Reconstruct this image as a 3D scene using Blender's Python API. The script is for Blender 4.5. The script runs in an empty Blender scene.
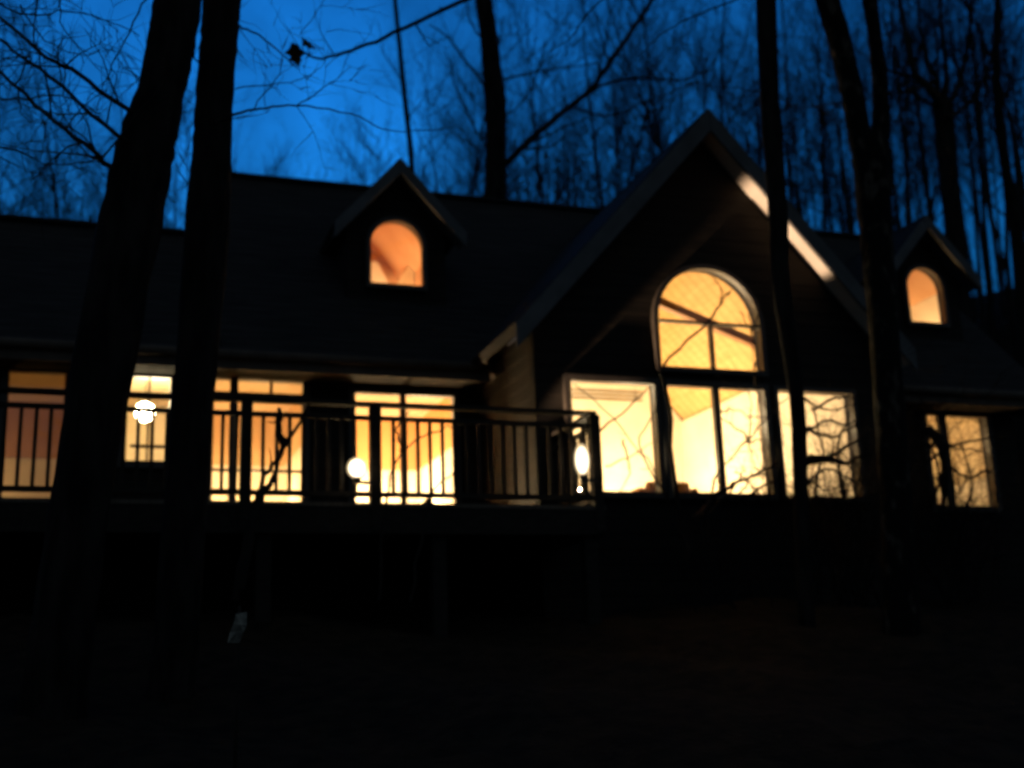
import bpy, bmesh, math, random
from mathutils import Vector, Matrix

C = bpy.context.scene.collection
S = bpy.context.scene
R = math.radians
random.seed(11)

# ------------------------------------------------------------------ camera
CAM = Vector((0, 0, 1.6))
ROT = Matrix(((0.94643211, -0.04543575, -0.31969025),
              (-0.32097503, -0.24040228, -0.91606865),
              (-0.035232, 0.96960937, -0.24210817)))
cam = bpy.data.cameras.new('camera')
camo = bpy.data.objects.new('camera', cam)
C.objects.link(camo)
camo.matrix_world = Matrix.Translation(CAM) @ ROT.to_4x4()
FPX = 1200.0
cam.sensor_width = 36.0
cam.lens = 36.0 * FPX / 1024.0
cam.clip_start = 0.1
cam.clip_end = 2000
cam.dof.use_dof = True               # the photograph is soft at the distance of the house
cam.dof.focus_distance = 5.0
cam.dof.aperture_fstop = 1.7
S.camera = camo

# ------------------------------------------------------------------ sky
w = bpy.data.worlds.new('World')
S.world = w
w.use_nodes = True
nt = w.node_tree
for n in list(nt.nodes):
    nt.nodes.remove(n)
out = nt.nodes.new('ShaderNodeOutputWorld')
bg = nt.nodes.new('ShaderNodeBackground')
sky = nt.nodes.new('ShaderNodeTexSky')
sky.sky_type = 'NISHITA'
sky.sun_disc = False
sky.sun_elevation = R(-1.0)
sky.sun_rotation = R(6.0)
sky.ozone_density = 4.0
hs = nt.nodes.new('ShaderNodeHueSaturation')
hs.inputs['Saturation'].default_value = 1.0
mul = nt.nodes.new('ShaderNodeMix')
mul.data_type = 'RGBA'
mul.blend_type = 'MULTIPLY'
mul.inputs['Factor'].default_value = 1.0
mul.inputs[7].default_value = (0.95, 8.3, 8.7, 1)
# thin dusk cloud breaking the even blue
tc = nt.nodes.new('ShaderNodeTexCoord')
cn = nt.nodes.new('ShaderNodeTexNoise')
cn.inputs['Scale'].default_value = 7.5
cn.inputs['Detail'].default_value = 5
cr = nt.nodes.new('ShaderNodeMapRange')
cr.inputs['From Min'].default_value = 0.3
cr.inputs['From Max'].default_value = 0.7
cr.inputs['To Min'].default_value = 0.5
cr.inputs['To Max'].default_value = 1.42
mul2 = nt.nodes.new('ShaderNodeMix')
mul2.data_type = 'RGBA'
mul2.blend_type = 'MULTIPLY'
mul2.inputs['Factor'].default_value = 1.0
nt.links.new(tc.outputs['Generated'], cn.inputs['Vector'])
nt.links.new(cn.outputs['Fac'], cr.inputs['Value'])
nt.links.new(sky.outputs['Color'], hs.inputs['Color'])
nt.links.new(hs.outputs['Color'], mul.inputs[6])
nt.links.new(mul.outputs[2], mul2.inputs[6])
nt.links.new(cr.outputs['Result'], mul2.inputs[7])
# after sunset the sky stays bright only on the side where the sun went down
dp = nt.nodes.new('ShaderNodeVectorMath')
dp.operation = 'DOT_PRODUCT'
dp.inputs[1].default_value = (ROT @ Vector((290 - 512, 384 - 150, -FPX))).normalized()
dr = nt.nodes.new('ShaderNodeMapRange')
dr.interpolation_type = 'SMOOTHSTEP'
dr.inputs['From Min'].default_value = 0.45
dr.inputs['From Max'].default_value = 1.0
dr.inputs['To Min'].default_value = 0.11
dr.inputs['To Max'].default_value = 1.0
mul3 = nt.nodes.new('ShaderNodeMix')
mul3.data_type = 'RGBA'
mul3.blend_type = 'MULTIPLY'
mul3.inputs['Factor'].default_value = 1.0
nt.links.new(tc.outputs['Generated'], dp.inputs[0])
nt.links.new(dp.outputs['Value'], dr.inputs['Value'])
# and a brighter patch lingers where the cloud has opened
dn = nt.nodes.new('ShaderNodeMapRange')
dn.inputs['From Min'].default_value = 0.80
dn.inputs['From Max'].default_value = 1.0
dn.inputs['To Min'].default_value = 0.48
dn.inputs['To Max'].default_value = 0.86
dh = nt.nodes.new('ShaderNodeMapRange')
dh.interpolation_type = 'SMOOTHERSTEP'
dh.inputs['From Min'].default_value = 0.988
dh.inputs['From Max'].default_value = 1.0
dh.inputs['To Max'].default_value = 0.34
da = nt.nodes.new('ShaderNodeMath')
da.operation = 'ADD'
mul4 = nt.nodes.new('ShaderNodeMix')
mul4.data_type = 'RGBA'
mul4.blend_type = 'MULTIPLY'
mul4.inputs['Factor'].default_value = 1.0
nt.links.new(dp.outputs['Value'], dn.inputs['Value'])
nt.links.new(dp.outputs['Value'], dh.inputs['Value'])
nt.links.new(dn.outputs['Result'], da.inputs[0])
nt.links.new(dh.outputs['Result'], da.inputs[1])
nt.links.new(mul2.outputs[2], mul4.inputs[6])
nt.links.new(da.outputs[0], mul4.inputs[7])
nt.links.new(mul4.outputs[2], mul3.inputs[6])
nt.links.new(dr.outputs['Result'], mul3.inputs[7])
# grey fill added to the sky out of view, lifting the dark surfaces
gi = nt.nodes.new('ShaderNodeMapRange')
gi.interpolation_type = 'SMOOTHSTEP'
gi.inputs['From Min'].default_value = 0.3
gi.inputs['From Max'].default_value = 0.8
gi.inputs['To Min'].default_value = 1.0
gi.inputs['To Max'].default_value = 0.0
gc = nt.nodes.new('ShaderNodeMix')
gc.data_type = 'RGBA'
gc.blend_type = 'MIX'
gc.inputs[6].default_value = (0, 0, 0, 1)
gc.inputs[7].default_value = (0.34, 0.45, 0.52, 1)
ga = nt.nodes.new('ShaderNodeMix')
ga.data_type = 'RGBA'
ga.blend_type = 'ADD'
ga.inputs['Factor'].default_value = 1.0
nt.links.new(dp.outputs['Value'], gi.inputs['Value'])
nt.links.new(gi.outputs['Result'], gc.inputs['Factor'])
nt.links.new(mul3.outputs[2], ga.inputs[6])
nt.links.new(gc.outputs[2], ga.inputs[7])
nt.links.new(ga.outputs[2], bg.inputs['Color'])
bg.inputs['Strength'].default_value = 0.15
nt.links.new(bg.outputs['Background'], out.inputs['Surface'])

sun = bpy.data.lights.new('dusk_sun', 'SUN')
sun.energy = 0.006
sun.angle = R(20)
sun.color = (0.55, 0.7, 1.0)
suno = bpy.data.objects.new('dusk_sun', sun)
C.objects.link(suno)
suno.rotation_euler = (R(78), 0, R(-6))

S.view_settings.view_transform = 'Standard'
S.view_settings.look = 'None'
S.view_settings.exposure = 0.0
S.view_settings.gamma = 1.0
S.view_settings.use_curve_mapping = False
S.cycles.filter_width = 2.6
S.cycles.max_bounces = 8
S.cycles.sample_clamp_indirect = 6.0
S.cycles.use_denoising = True

# ------------------------------------------------------------------ helpers
def at(px, py, Y):
    """the real point on the vertical sheet y = Y that a pixel of the photograph looks at"""
    d = ROT @ Vector((px - 512, 384 - py, -FPX))
    return CAM + d * (Y / d.y)

def tag(o, label=None, cat=None, group=None, kind=None):
    if label: o['label'] = label
    if cat: o['category'] = cat
    if group: o['group'] = group
    if kind: o['kind'] = kind
    return o

def empty(name, loc, label=None, cat=None, group=None):
    o = bpy.data.objects.new(name, None)
    o.empty_display_size = 0.3
    C.objects.link(o)
    o.location = loc
    return tag(o, label, cat, group)

def link(name, me, mat, parent=None):
    o = bpy.data.objects.new(name, me)
    C.objects.link(o)
    if mat:
        me.materials.append(mat)
    if parent:
        o.parent = parent
        # meshes are written in world coordinates: undo the ancestors' offsets
        off = Vector((0, 0, 0))
        p = parent
        while p:
            off += p.location
            p = p.parent
        o.location = -off
    return o

class MB:
    def __init__(s):
        s.v = []
        s.f = []
    def box(s, x0, x1, y0, y1, z0, z1):
        b = len(s.v)
        s.v += [(x, y, z) for z in (z0, z1) for y in (y0, y1) for x in (x0, x1)]
        s.f += [(b, b+2, b+3, b+1), (b+4, b+5, b+7, b+6), (b, b+1, b+5, b+4),
                (b+2, b+6, b+7, b+3), (b, b+4, b+6, b+2), (b+1, b+3, b+7, b+5)]
    def bar(s, a, c, wd, ht, up=(0, 0, 1)):
        a, c = Vector(a), Vector(c)
        d = (c - a).normalized()
        sd = d.cross(Vector(up)).normalized() * wd / 2
        u = sd.cross(d).normalized() * ht / 2
        b = len(s.v)
        for p in (a, c):
            s.v += [tuple(p - sd - u), tuple(p + sd - u), tuple(p + sd + u), tuple(p - sd + u)]
        s.f += [(b, b+1, b+2, b+3), (b+7, b+6, b+5, b+4)]
        for k in range(4):
            j = (k + 1) % 4
            s.f.append((b+k, b+4+k, b+4+j, b+j))
    def tube(s, path, radii, n=6, cap=True, rough=0.0, rng=random):
        path = [Vector(p) for p in path]
        b0 = len(s.v)
        t0 = (path[1] - path[0]).normalized()
        u = t0.orthogonal().normalized()
        for i, p in enumerate(path):
            t = (path[min(i+1, len(path)-1)] - path[max(i-1, 0)]).normalized()
            u = (u - t * u.dot(t))
            u = u.normalized() if u.length > 1e-6 else t.orthogonal().normalized()
            vv = t.cross(u)
            for k in range(n):
                a = 2 * math.pi * k / n
                r = radii[i] * (1 + (rng.uniform(-rough, rough) if rough else 0))
                s.v.append(tuple(p + (u * math.cos(a) + vv * math.sin(a)) * r))
        for i in range(len(path) - 1):
            for k in range(n):
                j = (k + 1) % n
                a = b0 + i * n
                s.f.append((a+k, a+j, a+n+j, a+n+k))
        if cap:
            s.f.append(tuple(b0 + k for k in reversed(range(n))))
            e = b0 + (len(path) - 1) * n
            s.f.append(tuple(e + k for k in range(n)))
    def lathe(s, prof, cx, cy, n=20):
        b0 = len(s.v)
        for r, z in prof:
            for k in range(n):
                a = 2 * math.pi * k / n
                s.v.append((cx + r * math.cos(a), cy + r * math.sin(a), z))
        for i in range(len(prof) - 1):
            for k in range(n):
                j = (k + 1) % n
                a = b0 + i * n
                s.f.append((a+k, a+j, a+n+j, a+n+k))
    def mesh(s, name, smooth=False):
        me = bpy.data.meshes.new(name)
        me.from_pydata(s.v, [], s.f)
        me.update()
        if smooth:
            me.polygons.foreach_set('use_smooth', [True] * len(me.polygons))
        return me
    def build(s, name, mat, parent=None, smooth=False, bevel=0):
        o = link(name, s.mesh(name, smooth), mat, parent)
        if bevel:
            m = o.modifiers.new('bevel', 'BEVEL')
            m.width = bevel
            m.segments = 2
            m.limit_method = 'ANGLE'
        return o

def panel_mesh(name, outer, holes, thick, M):
    """a flat slab with openings: outline and holes in (u, v), given its thickness and set by matrix M"""
    cu = bpy.data.curves.new(name, 'CURVE')
    cu.dimensions = '2D'
    cu.fill_mode = 'BOTH'
    cu.extrude = thick / 2
    for poly in [outer] + list(holes):
        sp = cu.splines.new('POLY')
        sp.points.add(len(poly) - 1)
        for p, (a, b) in zip(sp.points, poly):
            p.co = (a, b, 0, 1)
        sp.use_cyclic_u = True
    o = bpy.data.objects.new(name, cu)
    C.objects.link(o)
    dg = bpy.context.evaluated_depsgraph_get()
    me = bpy.data.meshes.new_from_object(o.evaluated_get(dg))
    bpy.data.objects.remove(o)
    bpy.data.curves.remove(cu)
    me.name = name
    me.transform(M)
    me.materials.clear()
    return me

def front(Y):      # (u, v) -> (x, Y, z)
    return Matrix(((1, 0, 0, 0), (0, 0, -1, Y), (0, 1, 0, 0), (0, 0, 0, 1)))

def sidem(X):      # (u, v) -> (X, y=u, z=v)
    return Matrix(((0, 0, 1, X), (1, 0, 0, 0), (0, 1, 0, 0), (0, 0, 0, 1)))

def rect(x0, x1, z0, z1):
    return [(x0, z0), (x1, z0), (x1, z1), (x0, z1)]

def arched(x0, x1, z0, z1, n=18):
    c, r = (x0 + x1) / 2, (x1 - x0) / 2
    sp = z1 - r
    return [(x0, z0), (x1, z0)] + [(c + r * math.cos(math.pi * k / n), sp + r * math.sin(math.pi * k / n)) for k in range(n + 1)]

# ------------------------------------------------------------------ materials
def mat(name, col, rough=0.7, col2=None, scale=8.0, bump=0.0, bscale=None, metal=0.0, stretch=(1, 1, 1), detail=6):
    m = bpy.data.materials.new(name)
    m.use_nodes = True
    t = m.node_tree
    b = t.nodes['Principled BSDF']
    b.inputs['Roughness'].default_value = rough
    b.inputs['Metallic'].default_value = metal
    b.inputs['Specular IOR Level'].default_value = 0.5 if rough < .65 else 0.08
    b.inputs['Base Color'].default_value = (*col, 1)
    tcn = t.nodes.new('ShaderNodeTexCoord')
    mp = t.nodes.new('ShaderNodeMapping')
    mp.inputs['Scale'].default_value = stretch
    t.links.new(tcn.outputs['Object'], mp.inputs['Vector'])
    if col2:
        nz = t.nodes.new('ShaderNodeTexNoise')
        nz.inputs['Scale'].default_value = scale
        nz.inputs['Detail'].default_value = detail
        t.links.new(mp.outputs['Vector'], nz.inputs['Vector'])
        rp = t.nodes.new('ShaderNodeValToRGB')
        rp.color_ramp.elements[0].position = 0.35
        rp.color_ramp.elements[1].position = 0.65
        rp.color_ramp.elements[0].color = (*col, 1)
        rp.color_ramp.elements[1].color = (*col2, 1)
        t.links.new(nz.outputs['Fac'], rp.inputs['Fac'])
        t.links.new(rp.outputs['Color'], b.inputs['Base Color'])
    if bump:
        n2 = t.nodes.new('ShaderNodeTexNoise')
        n2.inputs['Scale'].default_value = bscale or scale * 2
        n2.inputs['Detail'].default_value = 8
        t.links.new(mp.outputs['Vector'], n2.inputs['Vector'])
        bp = t.nodes.new('ShaderNodeBump')
        bp.inputs['Strength'].default_value = bump
        bp.inputs['Distance'].default_value = 0.03
        t.links.new(n2.outputs['Fac'], bp.inputs['Height'])
        t.links.new(bp.outputs['Normal'], b.inputs['Normal'])
    return m

def board_mat(name, col, col2, axis, per, rough=0.7, strength=0.6, groove=0.08):
    """boards or shingles laid in courses: a groove every `per` metres along an axis, each course its own tone"""
    m = mat(name, col, rough, col2, 5.0, stretch=(0.4, 0.4, 6) if axis == 2 else (6, 0.4, 0.4))
    t = m.node_tree
    b = t.nodes['Principled BSDF']
    tcn = t.nodes.new('ShaderNodeTexCoord')
    sx = t.nodes.new('ShaderNodeSeparateXYZ')
    t.links.new(tcn.outputs['Object'], sx.inputs['Vector'])
    dv = t.nodes.new('ShaderNodeMath'); dv.operation = 'DIVIDE'; dv.inputs[1].default_value = per
    t.links.new(sx.outputs[axis], dv.inputs[0])
    fr = t.nodes.new('ShaderNodeMath'); fr.operation = 'FRACT'
    t.links.new(dv.outputs[0], fr.inputs[0])
    mr = t.nodes.new('ShaderNodeMapRange')
    mr.inputs['From Max'].default_value = groove
    t.links.new(fr.outputs[0], mr.inputs['Value'])
    bp = t.nodes.new('ShaderNodeBump')
    bp.inputs['Strength'].default_value = strength
    bp.inputs['Distance'].default_value = 0.03
    t.links.new(mr.outputs['Result'], bp.inputs['Height'])
    t.links.new(bp.outputs['Normal'], b.inputs['Normal'])
    # grooves are gaps between boards: the base colour is darker in them
    mx = t.nodes.new('ShaderNodeMix'); mx.data_type = 'RGBA'
    src = [l for l in t.links if l.to_socket == b.inputs['Base Color']][0].from_socket
    mx.inputs[6].default_value = (col[0] * .35, col[1] * .3, col[2] * .25, 1)
    t.links.new(mr.outputs['Result'], mx.inputs['Factor'])
    t.links.new(src, mx.inputs[7])
    t.links.new(mx.outputs[2], b.inputs['Base Color'])
    return m

def emit(name, col, strength):
    m = bpy.data.materials.new(name)
    m.use_nodes = True
    t = m.node_tree
    t.nodes.remove(t.nodes['Principled BSDF'])
    e = t.nodes.new('ShaderNodeEmission')
    e.inputs['Color'].default_value = (*col, 1)
    e.inputs['Strength'].default_value = strength
    t.links.new(e.outputs[0], t.nodes['Material Output'].inputs['Surface'])
    return m

def frosted_mat():
    m = bpy.data.materials.new('frosted_globe')
    m.use_nodes = True
    t = m.node_tree
    t.nodes.remove(t.nodes['Principled BSDF'])
    tr = t.nodes.new('ShaderNodeBsdfTransparent')
    em = t.nodes.new('ShaderNodeEmission')
    em.inputs['Color'].default_value = (1.0, .72, .38, 1)
    em.inputs['Strength'].default_value = 1.0
    mx = t.nodes.new('ShaderNodeMixShader')
    mx.inputs['Fac'].default_value = 0.42
    t.links.new(tr.outputs[0], mx.inputs[1])
    t.links.new(em.outputs[0], mx.inputs[2])
    t.links.new(mx.outputs[0], t.nodes['Material Output'].inputs['Surface'])
    return m

def glass_mat():
    m = bpy.data.materials.new('window_glass')
    m.use_nodes = True
    t = m.node_tree
    t.nodes.remove(t.nodes['Principled BSDF'])
    tr = t.nodes.new('ShaderNodeBsdfTransparent')
    tr.inputs['Color'].default_value = (0.96, 0.97, 0.95, 1)
    gl = t.nodes.new('ShaderNodeBsdfGlossy')
    gl.inputs['Roughness'].default_value = 0.03
    mx = t.nodes.new('ShaderNodeMixShader')
    mx.inputs['Fac'].default_value = 0.07
    t.links.new(tr.outputs[0], mx.inputs[1])
    t.links.new(gl.outputs[0], mx.inputs[2])
    t.links.new(mx.outputs[0], t.nodes['Material Output'].inputs['Surface'])
    return m

WARM = (1.0, 0.56, 0.19)
M = dict(
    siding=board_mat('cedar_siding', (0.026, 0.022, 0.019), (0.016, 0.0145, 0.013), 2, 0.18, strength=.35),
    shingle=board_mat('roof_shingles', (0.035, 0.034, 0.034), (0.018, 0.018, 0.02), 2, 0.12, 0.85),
    trim=mat('weathered_trim', (0.115, 0.12, 0.13), 0.7, (0.085, 0.09, 0.095), 3, 0.15, 30),
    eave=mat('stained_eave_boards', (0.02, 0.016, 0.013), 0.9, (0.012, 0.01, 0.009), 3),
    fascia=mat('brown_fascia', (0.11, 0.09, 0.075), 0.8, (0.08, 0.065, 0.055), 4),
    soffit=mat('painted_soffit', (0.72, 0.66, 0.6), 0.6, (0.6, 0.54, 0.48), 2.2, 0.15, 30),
    frame=mat('dark_window_frame', (0.035, 0.028, 0.022), 0.5, (0.025, 0.02, 0.016), 12, 0.1),
    rail=mat('stained_rail', (0.030, 0.026, 0.022), 0.75, (0.018, 0.016, 0.014), 10, 0.3, stretch=(1, 1, 4)),
    deck=board_mat('deck_boards', (0.12, 0.1, 0.08), (0.08, 0.065, 0.05), 1, 0.14),
    ground=mat('leaf_litter', (0.024, 0.017, 0.011), 0.95, (0.008, 0.007, 0.005), 6.0, 0.9, 22),
    bark=mat('rough_bark', (0.024, 0.021, 0.019), 0.95, (0.007, 0.006, 0.0055), 9, 1.0, 22, stretch=(1, 1, .25)),
    lit_patch_bark=mat('bark_painted_lit_patches', (0.008, 0.0075, 0.007), 0.95, (0.06, 0.052, 0.043), 5.0, 1.0, 18, stretch=(1.6, 1.6, .8)),  # pale tone paints window light on the trunk into the bark colour
    twig=mat('bare_twigs', (0.026, 0.022, 0.02), 0.9, (0.016, 0.014, 0.013), 5),
    far_twig=mat('far_bare_twigs', (0.03, 0.028, 0.028), 0.95, (0.02, 0.019, 0.019), 3),
    leaf=mat('dry_leaf', (0.05, 0.03, 0.015), 0.9, (0.03, 0.02, 0.01), 20),
    wall_hi=mat('ochre_room_wall', (0.62, 0.36, 0.15), 0.8, (0.52, 0.29, 0.115), 1.4, 0.05, 40),
    wall_tan=mat('tan_room_wall', (0.66, 0.47, 0.27), 0.8, (0.56, 0.38, 0.2), 1.6),
    wall_lo=mat('cream_wainscot', (0.8, 0.75, 0.64), 0.7, (0.7, 0.64, 0.52), 1.8, 0.05, 40),
    wall_cream=mat('cream_room_wall', (0.78, 0.66, 0.46), 0.8, (0.66, 0.53, 0.34), 1.3, 0.05, 40),
    ceil=board_mat('pine_ceiling', (0.62, 0.43, 0.2), (0.52, 0.34, 0.145), 1, 0.22, strength=.35, groove=.12),
    ceil_flat=mat('plaster_ceiling', (0.7, 0.56, 0.38), 0.8, (0.6, 0.46, 0.3), 1.5),
    attic=mat('attic_paint', (0.66, 0.42, 0.24), 0.8, (0.58, 0.35, 0.19), 2.0),
    attic_pale=mat('attic_pale_paint', (0.8, 0.74, 0.6), 0.8, (0.74, 0.68, 0.54), 2.0),
    beam=mat('stained_beam', (0.62, 0.44, 0.21), 0.6, (0.56, 0.37, 0.17), 4, 0.2),
    dark_beam=mat('stained_tie_beam', (0.42, 0.19, 0.06), 0.6, (0.32, 0.13, 0.04), 4, 0.2),
    floor=mat('wood_floor', (0.3, 0.17, 0.08), 0.5, (0.2, 0.11, 0.05), 3),
    iron=mat('black_iron', (0.02, 0.02, 0.02), 0.5, (0.03, 0.03, 0.03), 20, metal=0.6),
    brass=mat('lamp_base', (0.3, 0.2, 0.09), 0.4, (0.22, 0.14, 0.06), 10, metal=0.5),
    tagm=mat('pale_plastic_tag', (0.30, 0.30, 0.26), 0.8, (0.10, 0.10, 0.09), 14),
    stone=mat('fieldstone', (0.16, 0.15, 0.14), 0.9, (0.09, 0.085, 0.08), 4, 0.8, 12),
    glass=glass_mat(),
    frosted=frosted_mat(),
)

for el, ps in zip([n for n in M['lit_patch_bark'].node_tree.nodes if n.type == 'VALTORGB'][0].color_ramp.elements, (.56, .66)):
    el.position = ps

# ------------------------------------------------------------------ terrain
def gz(x, y):
    if y < 0:
        z = 0.12 * max(y, -40)
    elif y < 12:
        z = 0.19 * y
    elif y < 20:
        z = 2.28 + 0.07 * (y - 12)
    else:
        z = 2.84 + 0.24 * (min(y, 90) - 20) - 0.0008 * (min(y, 90) - 20) ** 2
    if x > 14.5:
        z += 0.34 * (min(x, 60) - 14.5) * max(0.0, min(1.0, (y - 9) / 12))
    z += 0.10 * math.sin(x * .9 + 1.3) * math.sin(y * .7) + 0.05 * math.sin(x * 2.3 + y * 1.9)
    return z

def build_ground():
    xs, ys = [], []
    def ramp(lo, hi, mid0, mid1, step):
        out, v = [], mid0
        while v < mid1:
            out.append(v); v += step
        s, v = step, mid1
        while v < hi:
            out.append(v); s *= 1.25; v += s
        out.append(hi)
        s, v, pre = step, mid0, []
        while v > lo:
            s *= 1.25; v -= s; pre.append(max(v, lo))
        return pre[::-1] + out
    xs = ramp(-600, 600, -8, 22, 0.35)
    ys = ramp(-300, 900, -3, 26, 0.35)
    rng = random.Random(5)
    v = [(x, y, gz(x, y) + rng.uniform(-.035, .035)) for y in ys for x in xs]
    nx = len(xs)
    f = [(j*nx+i, j*nx+i+1, (j+1)*nx+i+1, (j+1)*nx+i) for j in range(len(ys)-1) for i in range(nx-1)]
    me = bpy.data.meshes.new('ground')
    me.from_pydata(v, [], f)
    me.polygons.foreach_set('use_smooth', [True] * len(me.polygons))
    o = link('ground', me, M['ground'])
    tag(o, 'dark wooded hillside covered with leaf litter below the house', 'ground', kind='structure')
build_ground()

# ------------------------------------------------------------------ house
YB, YF, YD = 12.8, 15.0, 15.4          # gable bay, main front, dormer fronts
EY, EZ, SL = 14.4, 5.60, 1.072         # front eave and roof pitch
RY, RZ = 18.0, 5.60 + 1.072 * 3.6      # main ridge
LY = 16.5; LZ = EZ + SL * (LY - EY)   # lower ridge of the left wing
XL, XM, XR = -6.0, 1.45, 13.6
GX, GZ, GE = 7.14, 8.67, 5.64          # gable centre, apex and eave heights
GH = 2.72
T = 0.14

house = empty('house', (7.1, 15, 2.3),
              'dark timber house with steep gable and warm lit windows on the slope', 'house')

def window(shape, Yp, mullions=(), bars=(), fw=0.055, parent=house, name='window', label=None):
    """frame with its bars as one mesh, the glass as its child"""
    xs = [p[0] for p in shape]; zs = [p[1] for p in shape]
    cx, cz = (min(xs) + max(xs)) / 2, (min(zs) + max(zs)) / 2
    sx = 1 - 2 * fw / (max(xs) - min(xs)); sz = 1 - 2 * fw / (max(zs) - min(zs))
    inner = [(cx + (x - cx) * sx, cz + (z - cz) * sz) for x, z in shape]
    big = 0.035
    outer = [(cx + (x - cx) * (1 + 2 * big / (max(xs) - min(xs))), cz + (z - cz) * (1 + 2 * big / (max(zs) - min(zs)))) for x, z in shape]
    me = panel_mesh(name, outer, [inner], 0.10, front(Yp - 0.045))
    bm = bmesh.new()
    bm.from_mesh(me)
    mb = MB()
    for x, wd, z0, z1 in mullions:
        mb.box(x - wd/2, x + wd/2, Yp - 0.075, Yp - 0.005, z0, z1)
    for z, ht, x0, x1 in bars:
        mb.box(x0, x1, Yp - 0.07, Yp - 0.01, z - ht/2, z + ht/2)
    if mb.v:
        t = mb.mesh('tmp')
        bm.from_mesh(t)
        bpy.data.meshes.remove(t)
    bm.to_mesh(me); bm.free()
    o = link(name, me, M['frame'], parent)
    if label: o['label'] = label
    return o

def pane(shape, Yp, parent):
    return link('glass_pane', panel_mesh('glass_pane', shape, [], 0.006, front(Yp - 0.035)), M['glass'], parent)

# --- openings
W1 = rect(-1.15, -0.42, 3.42, 5.46)
W2 = rect(0.20, 0.80, 4.31, 5.46)
W3 = rect(1.22, 2.43, 3.42, 5.48)
W4 = rect(3.0, 4.42, 3.42, 5.38)
WR = rect(11.85, 13.06, 3.92, 5.42)
BL = rect(5.13, 6.29, 3.69, 5.08)
BC = rect(6.38, 7.80, 3.69, 5.08)
BR = rect(7.93, 9.06, 3.69, 5.07)
AR = arched(6.34, 7.81, 5.25, 6.61)
D1 = arched(3.33, 4.12, 6.96, 7.95)
D2 = arched(12.13, 12.87, 6.98, 7.96)

# --- outer walls
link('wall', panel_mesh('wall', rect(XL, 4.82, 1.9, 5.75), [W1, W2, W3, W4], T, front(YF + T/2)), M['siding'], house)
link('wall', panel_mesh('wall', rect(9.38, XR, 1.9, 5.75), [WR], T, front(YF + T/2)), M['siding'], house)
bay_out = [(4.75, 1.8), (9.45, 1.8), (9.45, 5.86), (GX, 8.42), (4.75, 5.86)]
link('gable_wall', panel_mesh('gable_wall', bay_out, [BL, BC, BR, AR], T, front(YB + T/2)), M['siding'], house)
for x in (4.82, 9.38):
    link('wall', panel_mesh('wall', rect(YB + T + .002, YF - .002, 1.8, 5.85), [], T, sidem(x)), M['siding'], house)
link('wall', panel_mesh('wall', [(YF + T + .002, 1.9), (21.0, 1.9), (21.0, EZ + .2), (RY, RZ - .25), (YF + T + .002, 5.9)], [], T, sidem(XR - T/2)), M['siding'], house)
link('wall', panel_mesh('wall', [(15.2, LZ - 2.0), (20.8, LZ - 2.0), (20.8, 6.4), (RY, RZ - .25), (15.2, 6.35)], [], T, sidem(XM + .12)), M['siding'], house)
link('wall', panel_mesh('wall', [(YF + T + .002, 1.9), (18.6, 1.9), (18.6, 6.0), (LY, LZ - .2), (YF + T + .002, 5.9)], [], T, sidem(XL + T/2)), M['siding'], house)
link('wall', panel_mesh('wall', rect(XM, XR, 1.9, EZ + .3), [], T, front(21.1)), M['siding'], house)
link('wall', panel_mesh('wall', rect(XL, XM, 1.9, 6.0), [], T, front(18.65)), M['siding'], house)
mb = MB()
mb.box(XL - .05, 4.7, YF - .06, YF + .3, 1.2, 2.2)
mb.box(4.7, 9.5, YB - .06, YB + .3, 1.2, 2.25)
mb.box(9.5, XR + .05, YF - .06, YF + .3, 1.2, 2.2)
mb.build('foundation', M['stone'], house)

# --- roofs
k = math.hypot(1, SL)
def slope_m(Y0, Z0):      # (u, v along slope) -> world, front-facing slope
    return Matrix(((1, 0, 0, 0), (0, 1/k, -SL/k, Y0), (0, SL/k, 1/k, Z0), (0, 0, 0, 1)))
def back_m(Y0, Z0):
    return Matrix(((1, 0, 0, 0), (0, -1/k, SL/k, Y0), (0, SL/k, 1/k, Z0), (0, 0, 0, 1)))
Ls = (RY - EY) * k
def yv(y): return (y - EY) * k
holes = [[(GX - 2.6, .02), (GX + 2.6, .02), (GX, yv(17.0))]]
for cx in (3.74, 12.5):
    holes.append([(cx - .64, yv(15.48)), (cx + .64, yv(15.48)), (cx + .64, yv(16.52)), (cx, yv(17.26)), (cx - .64, yv(16.52))])
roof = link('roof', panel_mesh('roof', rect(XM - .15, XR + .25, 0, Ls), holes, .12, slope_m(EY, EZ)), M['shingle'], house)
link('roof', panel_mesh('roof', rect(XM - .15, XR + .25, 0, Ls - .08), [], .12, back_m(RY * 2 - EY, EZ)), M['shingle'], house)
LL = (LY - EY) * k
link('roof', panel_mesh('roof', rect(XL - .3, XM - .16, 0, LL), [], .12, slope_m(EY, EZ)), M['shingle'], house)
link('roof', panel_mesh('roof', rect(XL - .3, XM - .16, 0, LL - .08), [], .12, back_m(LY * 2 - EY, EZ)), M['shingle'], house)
mb = MB()
mb.bar((XM - .15, RY, RZ + .07), (XR + .25, RY, RZ + .07), .26, .05)
mb.bar((XL - .3, LY, LZ + .07), (XM - .16, LY, LZ + .07), .26, .05)
mb.build('ridge_cap', M['shingle'], roof)
mb = MB()
mb.box(XL - .3, 4.7, EY - .09, EY - .055, EZ - .2, EZ + .02)
mb.box(9.5, XR + .25, EY - .09, EY - .055, EZ - .2, EZ + .02)
mb.build('eave_fascia', M['fascia'], house)
mb = MB()
mb.box(XL - .3, 4.72, EY - .05, YF - .003, EZ - .17, EZ - .14)
mb.box(9.47, XR + .25, EY - .05, YF - .003, EZ - .17, EZ - .14)
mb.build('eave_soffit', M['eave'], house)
mb = MB()
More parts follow.
